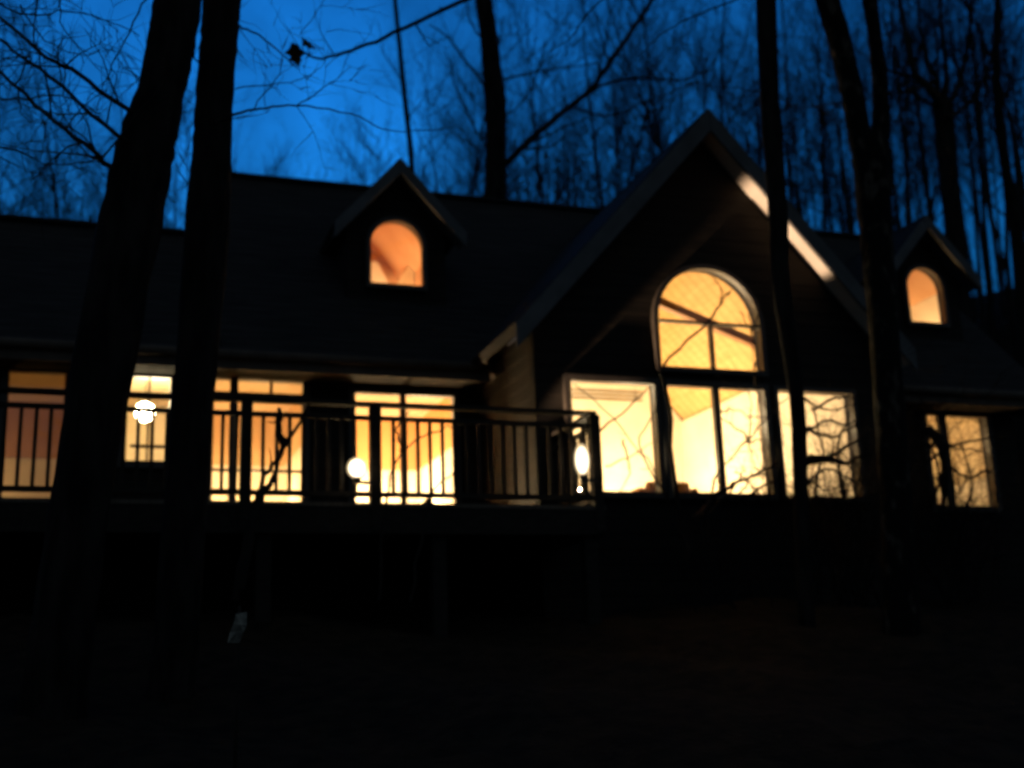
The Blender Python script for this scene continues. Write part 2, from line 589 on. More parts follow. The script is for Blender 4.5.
for a, b in ((XL - .3, 4.6), (9.6, XR + .25)):
    path = [(a, EY - .15, EZ - .02), (b, EY - .15, EZ - .03)]
    mb.tube(path, [.06, .06], 8)
mb.build('gutter', M['fascia'], house, smooth=True)
# rake boards of the right end
mb = MB()
mb.bar((XR + .24, EY - .05, EZ - .12), (XR + .24, RY, RZ - .12), .04, .2, up=(0, -1, 1))
mb.bar((XR + .24, 2*RY - EY, EZ - .12), (XR + .24, RY, RZ - .12), .04, .2, up=(0, 1, 1))
mb.build('rake_board', M['trim'], house)

def gable_roof(cx, z_ap, half, z_ev, y0, wall_y, parent, th=.12, board=.2, names=('gable_roof', 'rake_board', 'soffit')):
    """two slopes running back into the main roof, rake boards on the front edge and soffits under the overhang"""
    s = (z_ap - z_ev) / half
    for sg in (-1, 1):
        yb_ap = EY + (z_ap - EZ) / SL + .02
        yb_ev = max(EY + (z_ev - EZ) / SL + .02, y0 + .5)
        top = [(cx, y0, z_ap), (cx, yb_ap, z_ap), (cx + sg*half, yb_ev, z_ev), (cx + sg*half, y0, z_ev)]
        nrm = Vector((sg * s, 0, 1)).normalized()
        mb = MB()
        b = len(mb.v)
        mb.v += [tuple(Vector(p) + nrm * .0) for p in top] + [tuple(Vector(p) - nrm * th) for p in top]
        mb.f += [(0, 1, 2, 3), (7, 6, 5, 4), (0, 3, 7, 4), (3, 2, 6, 7), (2, 1, 5, 6), (1, 0, 4, 5)]
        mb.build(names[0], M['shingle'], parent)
        # rake board: a plank on the front edge, just under the shingles
        dirv = Vector((sg * half, 0, z_ev - z_ap)).normalized()
        o0 = Vector((cx, y0 - .02, z_ap)) - nrm * (board/2 + .015)
        o0.x = cx + sg * .004 - nrm.x * 0 
        a = Vector((cx + sg * .004, y0 - .02, z_ap - (board/2 + .015) / nrm.z))
        e = a + dirv * math.hypot(half, z_ap - z_ev)
        mb = MB()
        mb.v = []
        u = Vector((0, 0, 1)) * (board / 2 / nrm.z)
        for p in (a, e):
            for yy in (y0 - .045, y0 - .005):
                mb.v += [(p.x, yy, (p - u).z), (p.x, yy, (p + u).z)]
        mb.f = [(0, 1, 3, 2), (4, 6, 7, 5), (0, 4, 5, 1), (2, 3, 7, 6), (1, 5, 7, 3), (0, 2, 6, 4)]
        mb.build(names[1], M['trim'], parent)
        # soffit between the board and the wall
        mb = MB()
        q0 = Vector((cx + sg*.01, 0, z_ap - .01*s)) - Vector((0, 0, (th + .012) / nrm.z))
        q1 = q0 + dirv * (math.hypot(half, z_ap - z_ev) - .03)
        dn = Vector((0, 0, .02))
        for p in (q0, q1):
            for yy in (y0 + .002, wall_y - .004):
                mb.v += [(p.x, yy, (p - dn).z), (p.x, yy, p.z)]
        mb.f = [(0, 1, 3, 2), (4, 6, 7, 5), (0, 4, 5, 1), (2, 3, 7, 6), (1, 5, 7, 3), (0, 2, 6, 4)]
        mb.build(names[2], M['soffit'] if names[2] == 'soffit' else M['trim'], parent)
gable_roof(GX, GZ, GH, GE, 12.46, YB, house, board=.2)

def dormer(cx, shape):
    o = [(cx - .70, 6.55), (cx + .70, 6.55), (cx + .70, 7.84), (cx, 8.58), (cx - .70, 7.84)]
    d = link('dormer', panel_mesh('dormer', o, [shape], .1, front(YD + .05)), M['siding'], house)
    for sg in (-1, 1):
        mb = MB()
        x = cx + sg * .66
        ytop = EY + (7.86 - EZ) / SL
        v = [(YD + .102, 6.82), (ytop, 7.86), (YD + .102, 7.86)]
        b = len(mb.v)
        mb.v += [(x - .035, p[0], p[1]) for p in v] + [(x + .035, p[0], p[1]) for p in v]
        mb.f += [(b, b+1, b+2), (b+5, b+4, b+3), (b, b+3, b+4, b+1), (b+1, b+4, b+5, b+2), (b+2, b+5, b+3, b)]
        mb.build('cheek_wall', M['siding'], d)
    gable_roof(cx, 8.78, .92, 7.76, 15.1, YD, d, th=.09, board=.15, names=('dormer_roof', 'rake_board', 'dormer_soffit'))
    wn = window(shape, YD, fw=.03, parent=d)
    pane(shape, YD, d)
    return d
d_left = dormer(3.74, D1)
d_right = dormer(12.5, D2)

# --- windows of the front and of the gable
wo = window(W1, YF, bars=((5.2, .03, -1.12, -.45),)); pane(W1, YF, wo)
wo = window(W2, YF, mullions=((.5, .025, 4.33, 5.44),), bars=((4.55, .03, .3, .72),)); pane(W2, YF, wo)
wo = window(W3, YF, mullions=((1.52, .10, 3.44, 5.46), (1.98, .035, 5.25, 5.46)),
            bars=((5.24, .07, 1.25, 2.4), (4.28, .03, 1.25, 2.4), (4.03, .03, 1.25, 2.4)), name='door'); pane(W3, YF, wo)
wo['label'] = 'glazed deck door with narrow sidelight'
wo = window(W4, YF, mullions=((3.69, .075, 3.44, 5.36),), name='door'); pane(W4, YF, wo)
wo['label'] = 'brightly lit double glazed deck door'
wo = window(WR, YF, mullions=((12.2, .15, 3.94, 5.4),)); pane(WR, YF, wo)
wo = window(BL, YB, fw=.04); pane(BL, YB, wo)
mb = MB()
for zz in (4.995, 4.945, 4.895):
    mb.box(5.28, 6.2, YB + .15, YB + .156, zz - .014, zz + .014)
mb.tube([(5.4, YB + .153, 4.88), (5.4, YB + .153, 5.06)], [.003, .003], 4); mb.tube([(6.08, YB + .153, 4.88), (6.08, YB + .153, 5.06)], [.003, .003], 4)
mb.build('blind', M['beam'], wo)
wo = window(BC, YB, mullions=((7.095, .085, 3.71, 5.06),), fw=.045); pane(BC, YB, wo)
wo = window(BR, YB, fw=.025); pane(BR, YB, wo)
wo = window(AR, YB, mullions=((7.095, .045, 5.27, 5.87),), bars=((5.87, .035, 6.4, 7.79),), fw=.03,
            label='round-topped gable window'); pane(AR, YB, wo)

# --- rooms behind the windows
def room(x0, x1, y0, y1, z0, z1, dado, hi, lo, ceil):
    e = .05
    mb = MB()
    mb.box(x0, x1, y1, y1 + e, dado, z1)
    mb.box(x0 - e, x0, y0, y1 + e, dado, z1)
    mb.box(x1, x1 + e, y0, y1 + e, dado, z1)
    mb.build('interior_wall', hi, house)
    mb = MB()
    mb.box(x0, x1, y1 - .02, y1 + e, z0, dado - .002)
    mb.box(x0 - e, x0 + .02, y0, y1 - .022, z0, dado - .002)
    mb.box(x1 - .02, x1 + e, y0, y1 - .022, z0, dado - .002)
    mb.build('wainscot', lo, house)
    mb = MB(); mb.box(x0 - e, x1 + e, y0, y1 + e, z1 + .002, z1 + e); mb.build('interior_ceiling', ceil, house)
    mb = MB(); mb.box(x0 - e, x1 + e, y0, y1 + e, z0 - e, z0 - .002); mb.build('interior_floor', M['floor'], house)

y0 = YF + T + .004
room(-3.0, -0.12, y0, 17.6, 3.4, 5.66, 4.86, M['wall_hi'], M['wall_lo'], M['ceil_flat'])
room(0.0, 0.95, y0, 17.6, 3.4, 5.66, 4.7, M['wall_cream'], M['wall_lo'], M['ceil_flat'])
room(1.08, 2.58, y0, 17.8, 3.4, 5.66, 4.86, M['wall_tan'], M['wall_lo'], M['ceil_flat'])
room(2.72, 4.66, y0, 17.9, 3.4, 5.66, 4.86, M['wall_hi'], M['wall_lo'], M['ceil_flat'])
room(9.6, 13.3, y0, 18.2, 3.4, 5.66, 4.5, M['wall_cream'], M['wall_lo'], M['ceil_flat'])
# great room behind the gable: pitched board ceiling with beams
yb0, yb1 = YB + T + .004, 18.0
for xx in (4.86, 9.29):
    mb = MB(); mb.box(xx, xx + .05, yb0, yb1, 3.4, 5.82); mb.build('interior_wall', M['wall_lo'], house)
link('interior_wall', panel_mesh('interior_wall', [(4.86, 3.4), (9.34, 3.4), (9.34, 5.85), (GX, 8.29), (4.86, 5.85)], [], .05, front(yb1 + .03)), M['wall_lo'], house)
mb = MB(); mb.box(4.86, 9.34, yb0, yb1, 3.34, 3.398); mb.build('interior_floor', M['floor'], house)
for sg in (-1, 1):
    mb = MB()
    a = (GX + sg * 2.26, 5.83); b = (GX, 8.30)
    v = [(a[0], yb0, a[1]), (a[0], yb1, a[1]), (b[0], yb1, b[1]), (b[0], yb0, b[1])]
    mb.v = v + [(x, y, z + .05) for x, y, z in v]
    mb.f = [(3, 2, 1, 0), (4, 5, 6, 7), (0, 1, 5, 4), (2, 3, 7, 6), (1, 2, 6, 5), (3, 0, 4, 7)]
    mb.build('interior_ceiling', M['ceil'], house)
mb = MB(); mb.box(GX - .07, GX + .07, yb0, yb1 - .03, 8.0, 8.2); mb.build('ceiling_beam', M['dark_beam'], house)
a, b = at(640, 294, 13.6), at(770, 350, 13.6)
dv = (b - a) / (b.x - a.x)
mb = MB(); mb.bar(a + dv * (6.0 - a.x), a + dv * (8.98 - a.x), .1, .11, up=(0, 0, 1)); mb.build('brace', M['dark_beam'], house)
# attic nooks behind the dormers: side walls, pitched ceiling, end wall
def nook(cx, zs, pale):
    ya, yb = YD + .108, 17.35
    for sg in (-1, 1):
        x = cx + sg * .60
        mb = MB(); mb.box(min(x, x + sg*.02), max(x, x + sg*.02), ya, yb, zs, 7.68); mb.build('attic_wall', M['attic'], house)
        mb = MB(); mb.box(min(x, x + sg*.02), max(x, x + sg*.02), ya, yb, 6.0, zs - .002); mb.build('knee_wall', M[pale], house)
        mb = MB()
        v = [(x, ya, 7.683), (x, yb, 7.683), (cx, yb, 8.35), (cx, ya, 8.35)]
        mb.v = v + [(p[0], p[1], p[2] + .02) for p in v]
        mb.f = [(3, 2, 1, 0), (4, 5, 6, 7), (0, 1, 5, 4), (1, 2, 6, 5), (2, 3, 7, 6), (3, 0, 4, 7)]
        mb.build('attic_ceiling', M['attic'], house)
    link('attic_wall', panel_mesh('attic_wall', [(cx - .6, 6.0), (cx + .6, 6.0), (cx + .6, 7.68), (cx, 8.35), (cx - .6, 7.68)], [], .03, front(yb + .02)), M['attic'], house)
    mb = MB(); mb.box(cx - .6, cx + .6, ya, yb, 5.95, 5.998); mb.build('attic_floor', M['floor'], house)
nook(3.74, 6.3, 'attic')
nook(12.5, at(925, 298, 16.1).z, 'attic_pale')
# pitched side of a stair enclosure and a low knee wall in the left nook
pts = [at(x, y, 16.9) for x, y in ((362, 262), (377, 262), (392, 290), (362, 300))]
link('attic_partition', panel_mesh('attic_partition', [(max(p.x, 3.15), p.z) for p in pts], [], .03, front(16.9)), M['attic_pale'], house)
pts = [at(x, y, 16.7) for x, y in ((393, 290), (424, 257), (436, 300), (393, 300))]
link('attic_partition', panel_mesh('attic_partition', [(min(p.x, 4.33), p.z) for p in pts], [], .03, front(16.7)), M['wall_cream'], house)

# ------------------------------------------------------------------ deck
DZ = 3.36
YR = 11.5
deck = empty('deck', (0, YR, gz(0, YR)), 'raised timber deck with dark railing along the house front', 'deck')
DX0, DX1 = -5.5, 4.93
mb = MB()
mb.box(DX0, DX1 + .05, YR - .06, YB - .002, DZ - .04, DZ)
mb.box(DX0, 4.74, YB, YF - .008, DZ - .04, DZ)
mb.build('deck_boards', M['deck'], deck)
mb = MB()
mb.box(DX0, DX1 + .04, YR - .05, YR + .0, DZ - .30, DZ - .043)
mb.box(DX1 - .01, DX1 + .04, YR + .002, YB - .07, DZ - .30, DZ - .043)
mb.build('rim_joist', M['rail'], deck)
x = DX0 + .1
while x < DX1 + .1:
    mb = MB(); xx = min(x, DX1 - .1)
    mb.box(xx - .07, xx + .07, YR + .03, YR + .17, gz(xx, YR) - .3, DZ - .042)
    mb.build('support_post', M['rail'], deck)
    x += 1.72
rail = empty('railing', (0, 0, 0)); rail.parent = deck
rail.location = (0, 0, 0)
def rl(name, mb, **kw):
    o = mb.build(name, M['rail'], None, **kw)
    o.parent = rail
    o.location = -deck.location
    return o
mb = MB(); mb.box(DX0, DX1, YR - .06, YR + .06, 4.335, 4.375); rl('top_rail', mb, bevel=.006)
mb = MB(); mb.box(DX0, DX1, YR - .022, YR + .022, 4.195, 4.24); rl('rail_bar', mb)
mb = MB(); mb.box(DX0, DX1, YR - .022, YR + .022, 3.425, 3.475); rl('rail_bar', mb)
mb = MB(); mb.box(DX1 - .06, DX1 + .06, YR + .062, YB - .004, 4.335, 4.375); rl('top_rail', mb)
mb = MB(); mb.box(DX1 - .022, DX1 + .022, YR + .062, YB - .004, 4.195, 4.24); rl('rail_bar', mb)
mb = MB(); mb.box(DX1 - .022, DX1 + .022, YR + .062, YB - .004, 3.425, 3.475); rl('rail_bar', mb)
posts = [-5.4, -3.3, -0.98, 1.29, 2.55, 4.91]
for px in posts:
    mb = MB(); mb.box(px - .052, px + .052, YR - .068, YR + .068, DZ - .28, 4.33)
    rl('newel_post', mb, bevel=.005)
# balusters: flat pickets, most of them straight, a few knocked slightly askew
bx = -2.9
rng = random.Random(3)
while bx < DX1 - .08:
    if min(abs(bx - p) for p in posts) > .085:
        mb = MB(); j = rng.uniform(-.006, .006)
        mb.bar((bx, YR, 3.474), (bx + j, YR, 4.196), .034, .034, up=(0, 1, 0))
        rl('baluster', mb)
    bx += 0.128
for i in range(8):
    yy = YR + .17 + i * .135
    mb = MB(); mb.bar((DX1, yy, 3.474), (DX1, yy, 4.196), .034, .034, up=(0, 1, 0))
    rl('baluster', mb)

# ------------------------------------------------------------------ lamps
def globe_light(x, y, z, rx, rz, postx, label, strength, grp=None):
    g = empty('deck_lantern', (x, y, z - rz - .05), label, 'lantern', grp)
    mb = MB()
    n = 14
    prof = [(max(.001, rx * math.sin(math.pi * i / n)), z - rz * math.cos(math.pi * i / n)) for i in range(n + 1)]
    mb.lathe(prof, x, y, 24)
    mb.build('globe', M['frosted'], g, smooth=True)
    mb = MB()
    mb.lathe([(max(.001, rx * .8 * math.sin(math.pi * i / n)), z - rz * .82 * math.cos(math.pi * i / n)) for i in range(n + 1)], x, y, 20)
    mb.build('bulb', emit('lamp_glow', (1.0, .84, .58), strength), g, smooth=True)
    mb = MB()
    mb.tube([(x, y, z - rz - .05), (x, y, z - rz + .012)], [.03, .038], 12)
    mb.bar((x, y, z - rz - .035), (postx, y + .02, z - rz - .035), .025, .03)
    mb.build('bracket', M['iron'], g)
    return g
p = at(357, 468, 11.36)
globe_light(p.x, p.y, p.z, .10, .105, 2.50, 'round glowing lantern on the deck railing below the left dormer', 5)
q = at(582, 460, 11.36)
globe_light(q.x, q.y, q.z, .082, .175, 4.86, 'tall oval glowing lantern at the right end of the deck railing', 4)
# a flood lamp added on the deck boards lights the gable's right-hand soffit
FL = Vector((3.35, 12.52, DZ))
fl = empty('added_floodlight', FL, 'added small black flood lamp on the deck aimed up at the gable soffit', 'added_floodlight')
aim = Vector((8.5, 12.58, 7.38)) - (FL + Vector((0, 0, .16)))
ad = aim.normalized()
hd = FL + Vector((0, 0, .16))
mb = MB(); mb.tube([FL + Vector((0, 0, .001)), FL + Vector((0, 0, .02))], [.07, .07], 14); mb.tube([FL + Vector((0, 0, .02)), FL + Vector((0, 0, .12))], [.012, .012], 8); mb.build('stand', M['iron'], fl)
mb = MB(); mb.tube([hd - ad * .07, hd - ad * .02, hd + ad * .05], [.03, .05, .055], 16); mb.build('lamp_head', M['iron'], fl, smooth=True)
mb = MB(); mb.tube([hd + ad * .051, hd + ad * .055], [.045, .045], 16); mb.build('lens', emit('added_flood_lens', (1, .8, .6), 4), fl)
sp = bpy.data.lights.new('added_flood_beam', 'SPOT')
sp.energy = 2600
sp.color = (1.0, .66, .4)
sp.spot_size = R(17.5)
sp.spot_blend = .5
sp.shadow_soft_size = .04
spo = bpy.data.objects.new('added_flood_beam', sp)
C.objects.link(spo)
spo.location = hd + ad * .08
spo.rotation_euler = aim.to_track_quat('-Z', 'Y').to_euler()

def pendant(x, y, z, zt, r, label, strength):
    g = empty('pendant_lamp', (x, y, zt), label, 'lamp')
    mb = MB(); n = 12
    mb.lathe([(max(.001, r * math.sin(math.pi * i / n)), z - r * math.cos(math.pi * i / n)) for i in range(n + 1)], x, y, 20)
    mb.build('globe', M['frosted'], g, smooth=True)
    mb = MB()
    mb.lathe([(max(.001, r * .82 * math.sin(math.pi * i / n)), z - r * .82 * math.cos(math.pi * i / n)) for i in range(n + 1)], x, y, 20)
    mb.build('bulb', emit('pendant_glow', (1.0, .8, .5), strength), g, smooth=True)
    mb = MB(); mb.tube([(x, y, z + r - .01), (x, y, zt)], [.008, .008], 6); mb.tube([(x, y, zt - .03), (x, y, zt)], [.06, .06], 12)
    mb.build('cord', M['iron'], g)
r_ = at(145, 412, 15.75)
pendant(r_.x, r_.y, r_.z, 5.655, .15, 'bare round pendant lamp glowing in the small window at left', 260)

def table_lamp(x, y, z, label, strength, col=WARM, h=.5, sr=.15, sh=.22):
    g = empty('table_lamp', (x, y, z), label, 'lamp')
    mb = MB()
    mb.lathe([(.001, z), (.09, z), (.09, z + .02), (.03, z + .05), (.06, z + .14), (.05, z + .22), (.012, z + .28), (.012, z + h - sh + .06), (.001, z + h - sh + .06)], x, y, 18)
    mb.build('lamp_base', M['brass'], g, smooth=True)
    mb = MB()
    zz = z + h - sh
    mb.lathe([(sr, zz), (sr * .72, zz + sh)], x, y, 24)
    mb.build('lamp_shade', emit('shade_glow', col, strength), g, smooth=True)
    return g
def side_table(x, y, z, hh, label):
    g = empty('side_table', (x, y, z), label, 'table')
    mb = MB(); mb.box(x - .25, x + .25, y - .25, y + .25, z + hh - .03, z + hh); mb.build('table_top', M['beam'], g)
    for sx in (-1, 1):
        for sy in (-1, 1):
            mb = MB(); mb.box(x + sx*.21 - .02, x + sx*.21 + .02, y + sy*.21 - .02, y + sy*.21 + .02, z, z + hh - .031); mb.build('leg', M['beam'], g)
def lit_table(x, y, where, strength, col=WARM, zf=3.4, hh=.34, **kw):
    side_table(x, y, zf, hh, 'small wooden side table under the lamp ' + where)
    table_lamp(x, y, zf + hh, 'shaded table lamp glowing ' + where, strength, col, **kw)
lit_table(-1.6, 16.6, 'in the dim room at far left', 22)
lit_table(1.95, 16.9, 'behind the deck door with the sidelight', 170, (1, .64, .3), hh=.12)
lit_table(3.75, 16.9, 'behind the bright double deck door', 460, (1, .7, .38), hh=.2)
lit_table(6.35, 15.7, 'at the left of the great room', 680, (1, .76, .46))
lit_table(7.9, 16.6, 'at the right of the great room', 330, (1, .68, .34))
lit_table(11.4, 17.0, 'in the room right of the gable', 230, (1, .68, .34))
for cx, where, s in ((3.74, 'in the attic behind the left dormer', 165), (12.5, 'in the attic behind the right dormer', 105)):
    table_lamp(cx - .25, 15.95, 6.0, 'shaded lamp glowing on the floor ' + where, s, (1, .63, .31))

ch = empty('armchair', (6.75, 13.75, 3.4), 'ochre armchair whose back shows low in the centre gable window', 'armchair')
och = mat('ochre_upholstery', (0.42, 0.2, 0.05), 0.9, (0.34, 0.15, 0.035), 6)
mb = MB(); mb.box(6.45, 7.05, 13.62, 14.2, 3.62, 3.82); mb.build('seat', och, ch, bevel=.04)
mb = MB(); mb.box(6.45, 7.05, 13.48, 13.61, 3.62, 4.0); mb.build('backrest', och, ch, bevel=.05)
for x0 in (6.33, 7.06):
    mb = MB(); mb.box(x0, x0 + .11, 13.5, 14.2, 3.55, 3.92); mb.build('armrest', och, ch, bevel=.03)
for x0 in (6.4, 7.06):
    for y_ in (13.56, 14.12):
        mb = MB(); mb.box(x0, x0 + .05, y_, y_ + .05, 3.4, 3.549); mb.build('leg', M['beam'], ch)
for px, py, ww, hh, lab in ((703, 462, .34, .26, 'small framed picture on the great room end wall behind the centre window'),):
    c = at(px, py, 17.97)
    fr = MB(); X0, X1, Z0, Z1 = c.x - ww/2, c.x + ww/2, c.z - hh/2, c.z + hh/2
    pic = empty('framed_picture', (c.x, 17.97, c.z), lab, 'picture')
    me = panel_mesh('frame', rect(X0, X1, Z0, Z1), [rect(X0 + .035, X1 - .035, Z0 + .035, Z1 - .035)], .03, front(17.985))
    link('frame', me, M['dark_beam'], pic)
    mb = MB(); mb.box(X0 + .03, X1 - .03, 17.985, 17.995, Z0 + .03, Z1 - .03)
    mb.build('canvas', mat('faded_canvas', (.6, .42, .16), .8, (.66, .5, .26), 3), pic)

# ------------------------------------------------------------------ trees
def smooth(pts, sub=5):
    P = [Vector(p) for p in pts]
    if len(P) < 3:
        return [P[0].lerp(P[-1], i / sub) for i in range(sub + 1)]
    o = []
    for i in range(len(P) - 1):
        a, b, c, d = P[max(i-1, 0)], P[i], P[i+1], P[min(i+2, len(P)-1)]
        for s in range(sub):
            t = s / sub
            o.append(.5 * ((2*b) + (c - a)*t + (2*a - 5*b + 4*c - d)*t*t + (3*b - a - 3*c + d)*t**3))
    o.append(P[-1])
    return o

def grow(mb, p, d, L, r, lvl, rng, up=.12, wig=.18, sides=4, kids=(4, 7)):
    n = 5 if lvl > 0 else 4
    path, rad = [p.copy()], [r]
    q = p.copy(); dd = d.normalized()
    for i in range(n):
        dd = (dd + Vector((rng.gauss(0, wig), rng.gauss(0, wig), rng.gauss(0, wig) + up))).normalized()
        q = q + dd * (L / n)
        path.append(q.copy()); rad.append(r * (1 - .75 * (i + 1) / n))
    mb.tube(path, rad, sides if lvl > 1 else 3, cap=False)
    if lvl <= 0:
        return
    for _ in range(rng.randint(*kids)):
        t = rng.uniform(.25, 1.0) * n
        i = min(int(t), n - 1)
        pp = path[i].lerp(path[i+1], t - i)
        base = (path[i+1] - path[i]).normalized()
        ax = Vector((rng.gauss(0, 1), rng.gauss(0, 1), rng.gauss(0, .8)))
        ax = (ax - base * ax.dot(base)).normalized()
        ang = rng.uniform(.45, .95)
        nd = base * math.cos(ang) + ax * math.sin(ang)
        grow(mb, pp, nd, L * rng.uniform(.4, .65), max(rad[i] * .55, .0035), lvl - 1, rng, up, wig, sides, kids)

def px_path(pts, Y, rng=None, wob=.0):
    o = []
    for i, (x, y) in enumerate(pts):
        yy = Y + (rng.uniform(-wob, wob) if rng else 0)
        o.append(at(x, y, yy))
    return o

def limb(mb, pts, r0, r1, rng, sides=5, twigs=0, tl=.5, up=.05, lvl=1, kink=.0):
    path = smooth(pts, 5)
    if kink:
        path = [p + Vector((rng.gauss(0, kink), rng.gauss(0, kink), rng.gauss(0, kink))) for p in path]
    n = len(path)
    rad = [r0 + (r1 - r0) * (i / (n - 1)) ** .8 for i in range(n)]
    mb.tube(path, rad, sides, cap=False)
    for _ in range(twigs):
        i = rng.randint(1, n - 2)
        base = (path[i+1] - path[i]).normalized()
        ax = Vector((rng.gauss(0, 1), rng.gauss(0, .7), rng.gauss(0, 1)))
        ax = (ax - base * ax.dot(base)).normalized()
        nd = base * .6 + ax * .8
        grow(mb, path[i], nd, tl * rng.uniform(.5, 1.3), max(rad[i] * .5, .003), lvl, rng, up, .16, 3, (2, 4))

def trunk_path(pix, Y, base_drop=True):
    """pixels bottom to top -> points; first point is dropped to the ground"""
    pts = [at(x, y, Y) for x, y, wd in pix]
    rad = []
    for (x, y, wd), p in zip(pix, pts):
        depth = (p - CAM).dot(ROT @ Vector((0, 0, -1)))
        rad.append(wd / 2 * depth / FPX)
    d = (pts[0] - pts[1])
    g = gz(pts[0].x, pts[0].y) - .25
    if pts[0].z > g:
        tt = (pts[0].z - g) / max(.05, -d.normalized().z)
        tt = min(tt, 6)
        b = pts[0] + d.normalized() * tt
        b.z = g
        mid = pts[0].lerp(b, .75)
        pts = [b, mid] + pts
        rad = [rad[0] * 1.55, rad[0] * 1.12] + rad
    return pts, rad

def big_trunk(mb, pts, rad, rng, sides=14, rough=.035):
    path = smooth(pts, 6)
    rr = []
    m = len(pts) - 1
    n = len(path) - 1
    for i in range(n + 1):
        t = i / n * m
        j = min(int(t), m - 1)
        rr.append((rad[j] + (rad[j+1] - rad[j]) * (t - j)) * (1 + rng.uniform(-.03, .03)))
    mb.tube(path, rr, sides, cap=True, rough=rough, rng=rng)
    return path, rr

def top_crown(mb, p, d, r, rng, H=6, n=6):
    """limbs above the frame so that the tree is whole from elsewhere"""
    q = p + d.normalized() * H
    mb.tube([p, p.lerp(q, .5) + Vector((.1, .05, 0)), q], [r, r * .7, r * .3], 8, cap=False)
    for i in range(n):
        t = rng.uniform(.2, 1)
        a = rng.uniform(0, 6.28)
        grow(mb, p.lerp(q, t), Vector((math.cos(a), math.sin(a), .8)), rng.uniform(1.6, 2.8), r * .35, 2, rng, .05, .15, 4, (3, 5))

def tree(name, label, cat, pix, Y, bark, seed, crown=True, group=None, sides=14):
    rng = random.Random(seed)
    pts, rad = trunk_path(pix, Y)
    base = pts[0].copy(); base.z += .25
    g = empty(name, base, label, cat, group)
    mb = MB()
    path, rr = big_trunk(mb, pts, rad, rng, sides)
    mb.build('trunk', bark, g, smooth=True)
    cb = MB()
    if crown:
        top_crown(cb, path[-1], path[-1] - path[-4], rr[-1], rng)
    return g, cb, rng, path, rr

G_FG = 'tall bare trees between the camera and the house'
# 1 thick leaning trunk at the left
g, cb, rng, path, rr = tree('bare_tree', 'thick bare tree leaning right before the left end of the house', 'tree',
    [(62, 640, 62), (90, 440, 58), (131, 220, 62), (148, 140, 56), (160, 95, 47), (170, 50, 46), (178, 0, 47), (188, -70, 44)], 8.2, M['bark'], 21, group=G_FG)
for pts, r0, r1, tw in (
    ([(150, 128), (130, 111), (79, 75), (44, 55), (0, 17), (-40, -10)], .022, .010, 6),
    ([(145, 150), (118, 137), (51, 77), (14, 50), (-30, 22)], .020, .009, 6),
    ([(132, 185), (108, 166), (92, 150), (44, 113), (0, 73), (-40, 50)], .024, .010, 7),
    ([(176, -25), (142, 3), (120, 51), (103, 85), (98, 110)], .009, .003, 2),
    ([(60, 62), (62, 90), (72, 120), (70, 140)], .006, .002, 2),
    ([(20, 5), (45, 40), (85, 55), (112, 42)], .007, .002, 2),
    ([(30, 55), (18, 85), (25, 118), (45, 122)], .007, .003, 1),
    ([(60, -10), (65, 30), (100, 70), (122, 100)], .006, .002, 2),
    ([(-20, 95), (20, 100), (60, 95), (100, 115)], .009, .004, 4),
    ([(-20, 150), (15, 150), (50, 165), (95, 160)], .008, .004, 4),
    ([(-20, -5), (30, 15), (80, 12), (140, 35)], .009, .004, 4),
    ([(40, -30), (35, 40), (50, 100), (40, 160)], .008, .003, 4)):
    limb(cb, px_path(pts, 8.2, rng, .25), r0, r1, rng, 5, tw + 3, .6, .03, 1, .006)
cb.build('crown', M['twig'], g, smooth=True)

# 2 straight trunk beside it
g, cb, rng, path, rr = tree('bare_tree', 'thick straight bare tree just right of the leaning one', 'tree',
    [(176, 640, 44), (190, 440, 40), (207, 230, 44), (212, 150, 38), (214, 100, 37), (219, 40, 37), (222, 0, 37), (226, -70, 35)], 8.8, M['bark'], 22, group=G_FG)
for pts, r0, r1, tw in (
    ([(222, 15), (239, 26), (260, 36), (283, 55), (300, 70)], .012, .004, 3),
    ([(215, 122), (236, 114), (260, 109), (297, 106), (350, 113), (391, 131), (453, 128)], .014, .003, 3),
    ([(250, 112), (275, 80), (283, 58)], .006, .003, 1),
    ([(297, 106), (330, 84), (352, 66)], .007, .002, 2),
    ([(236, 88), (290, 82), (318, 70), (328, 50)], .006, .002, 1),
    ([(300, 35), (318, 10), (330, -10)], .004, .003, 0),
    ([(205, 65), (196, 60), (192, 40), (196, 10)], .009, .004, 0),
    ([(208, 190), (190, 185), (176, 165)], .010, .003, 2)):
    limb(cb, px_path(pts, 8.8, rng, .2), r0, r1, rng, 5, tw + 2, .55, .03, 1, .005)
cb.build('crown', M['twig'], g, smooth=True)

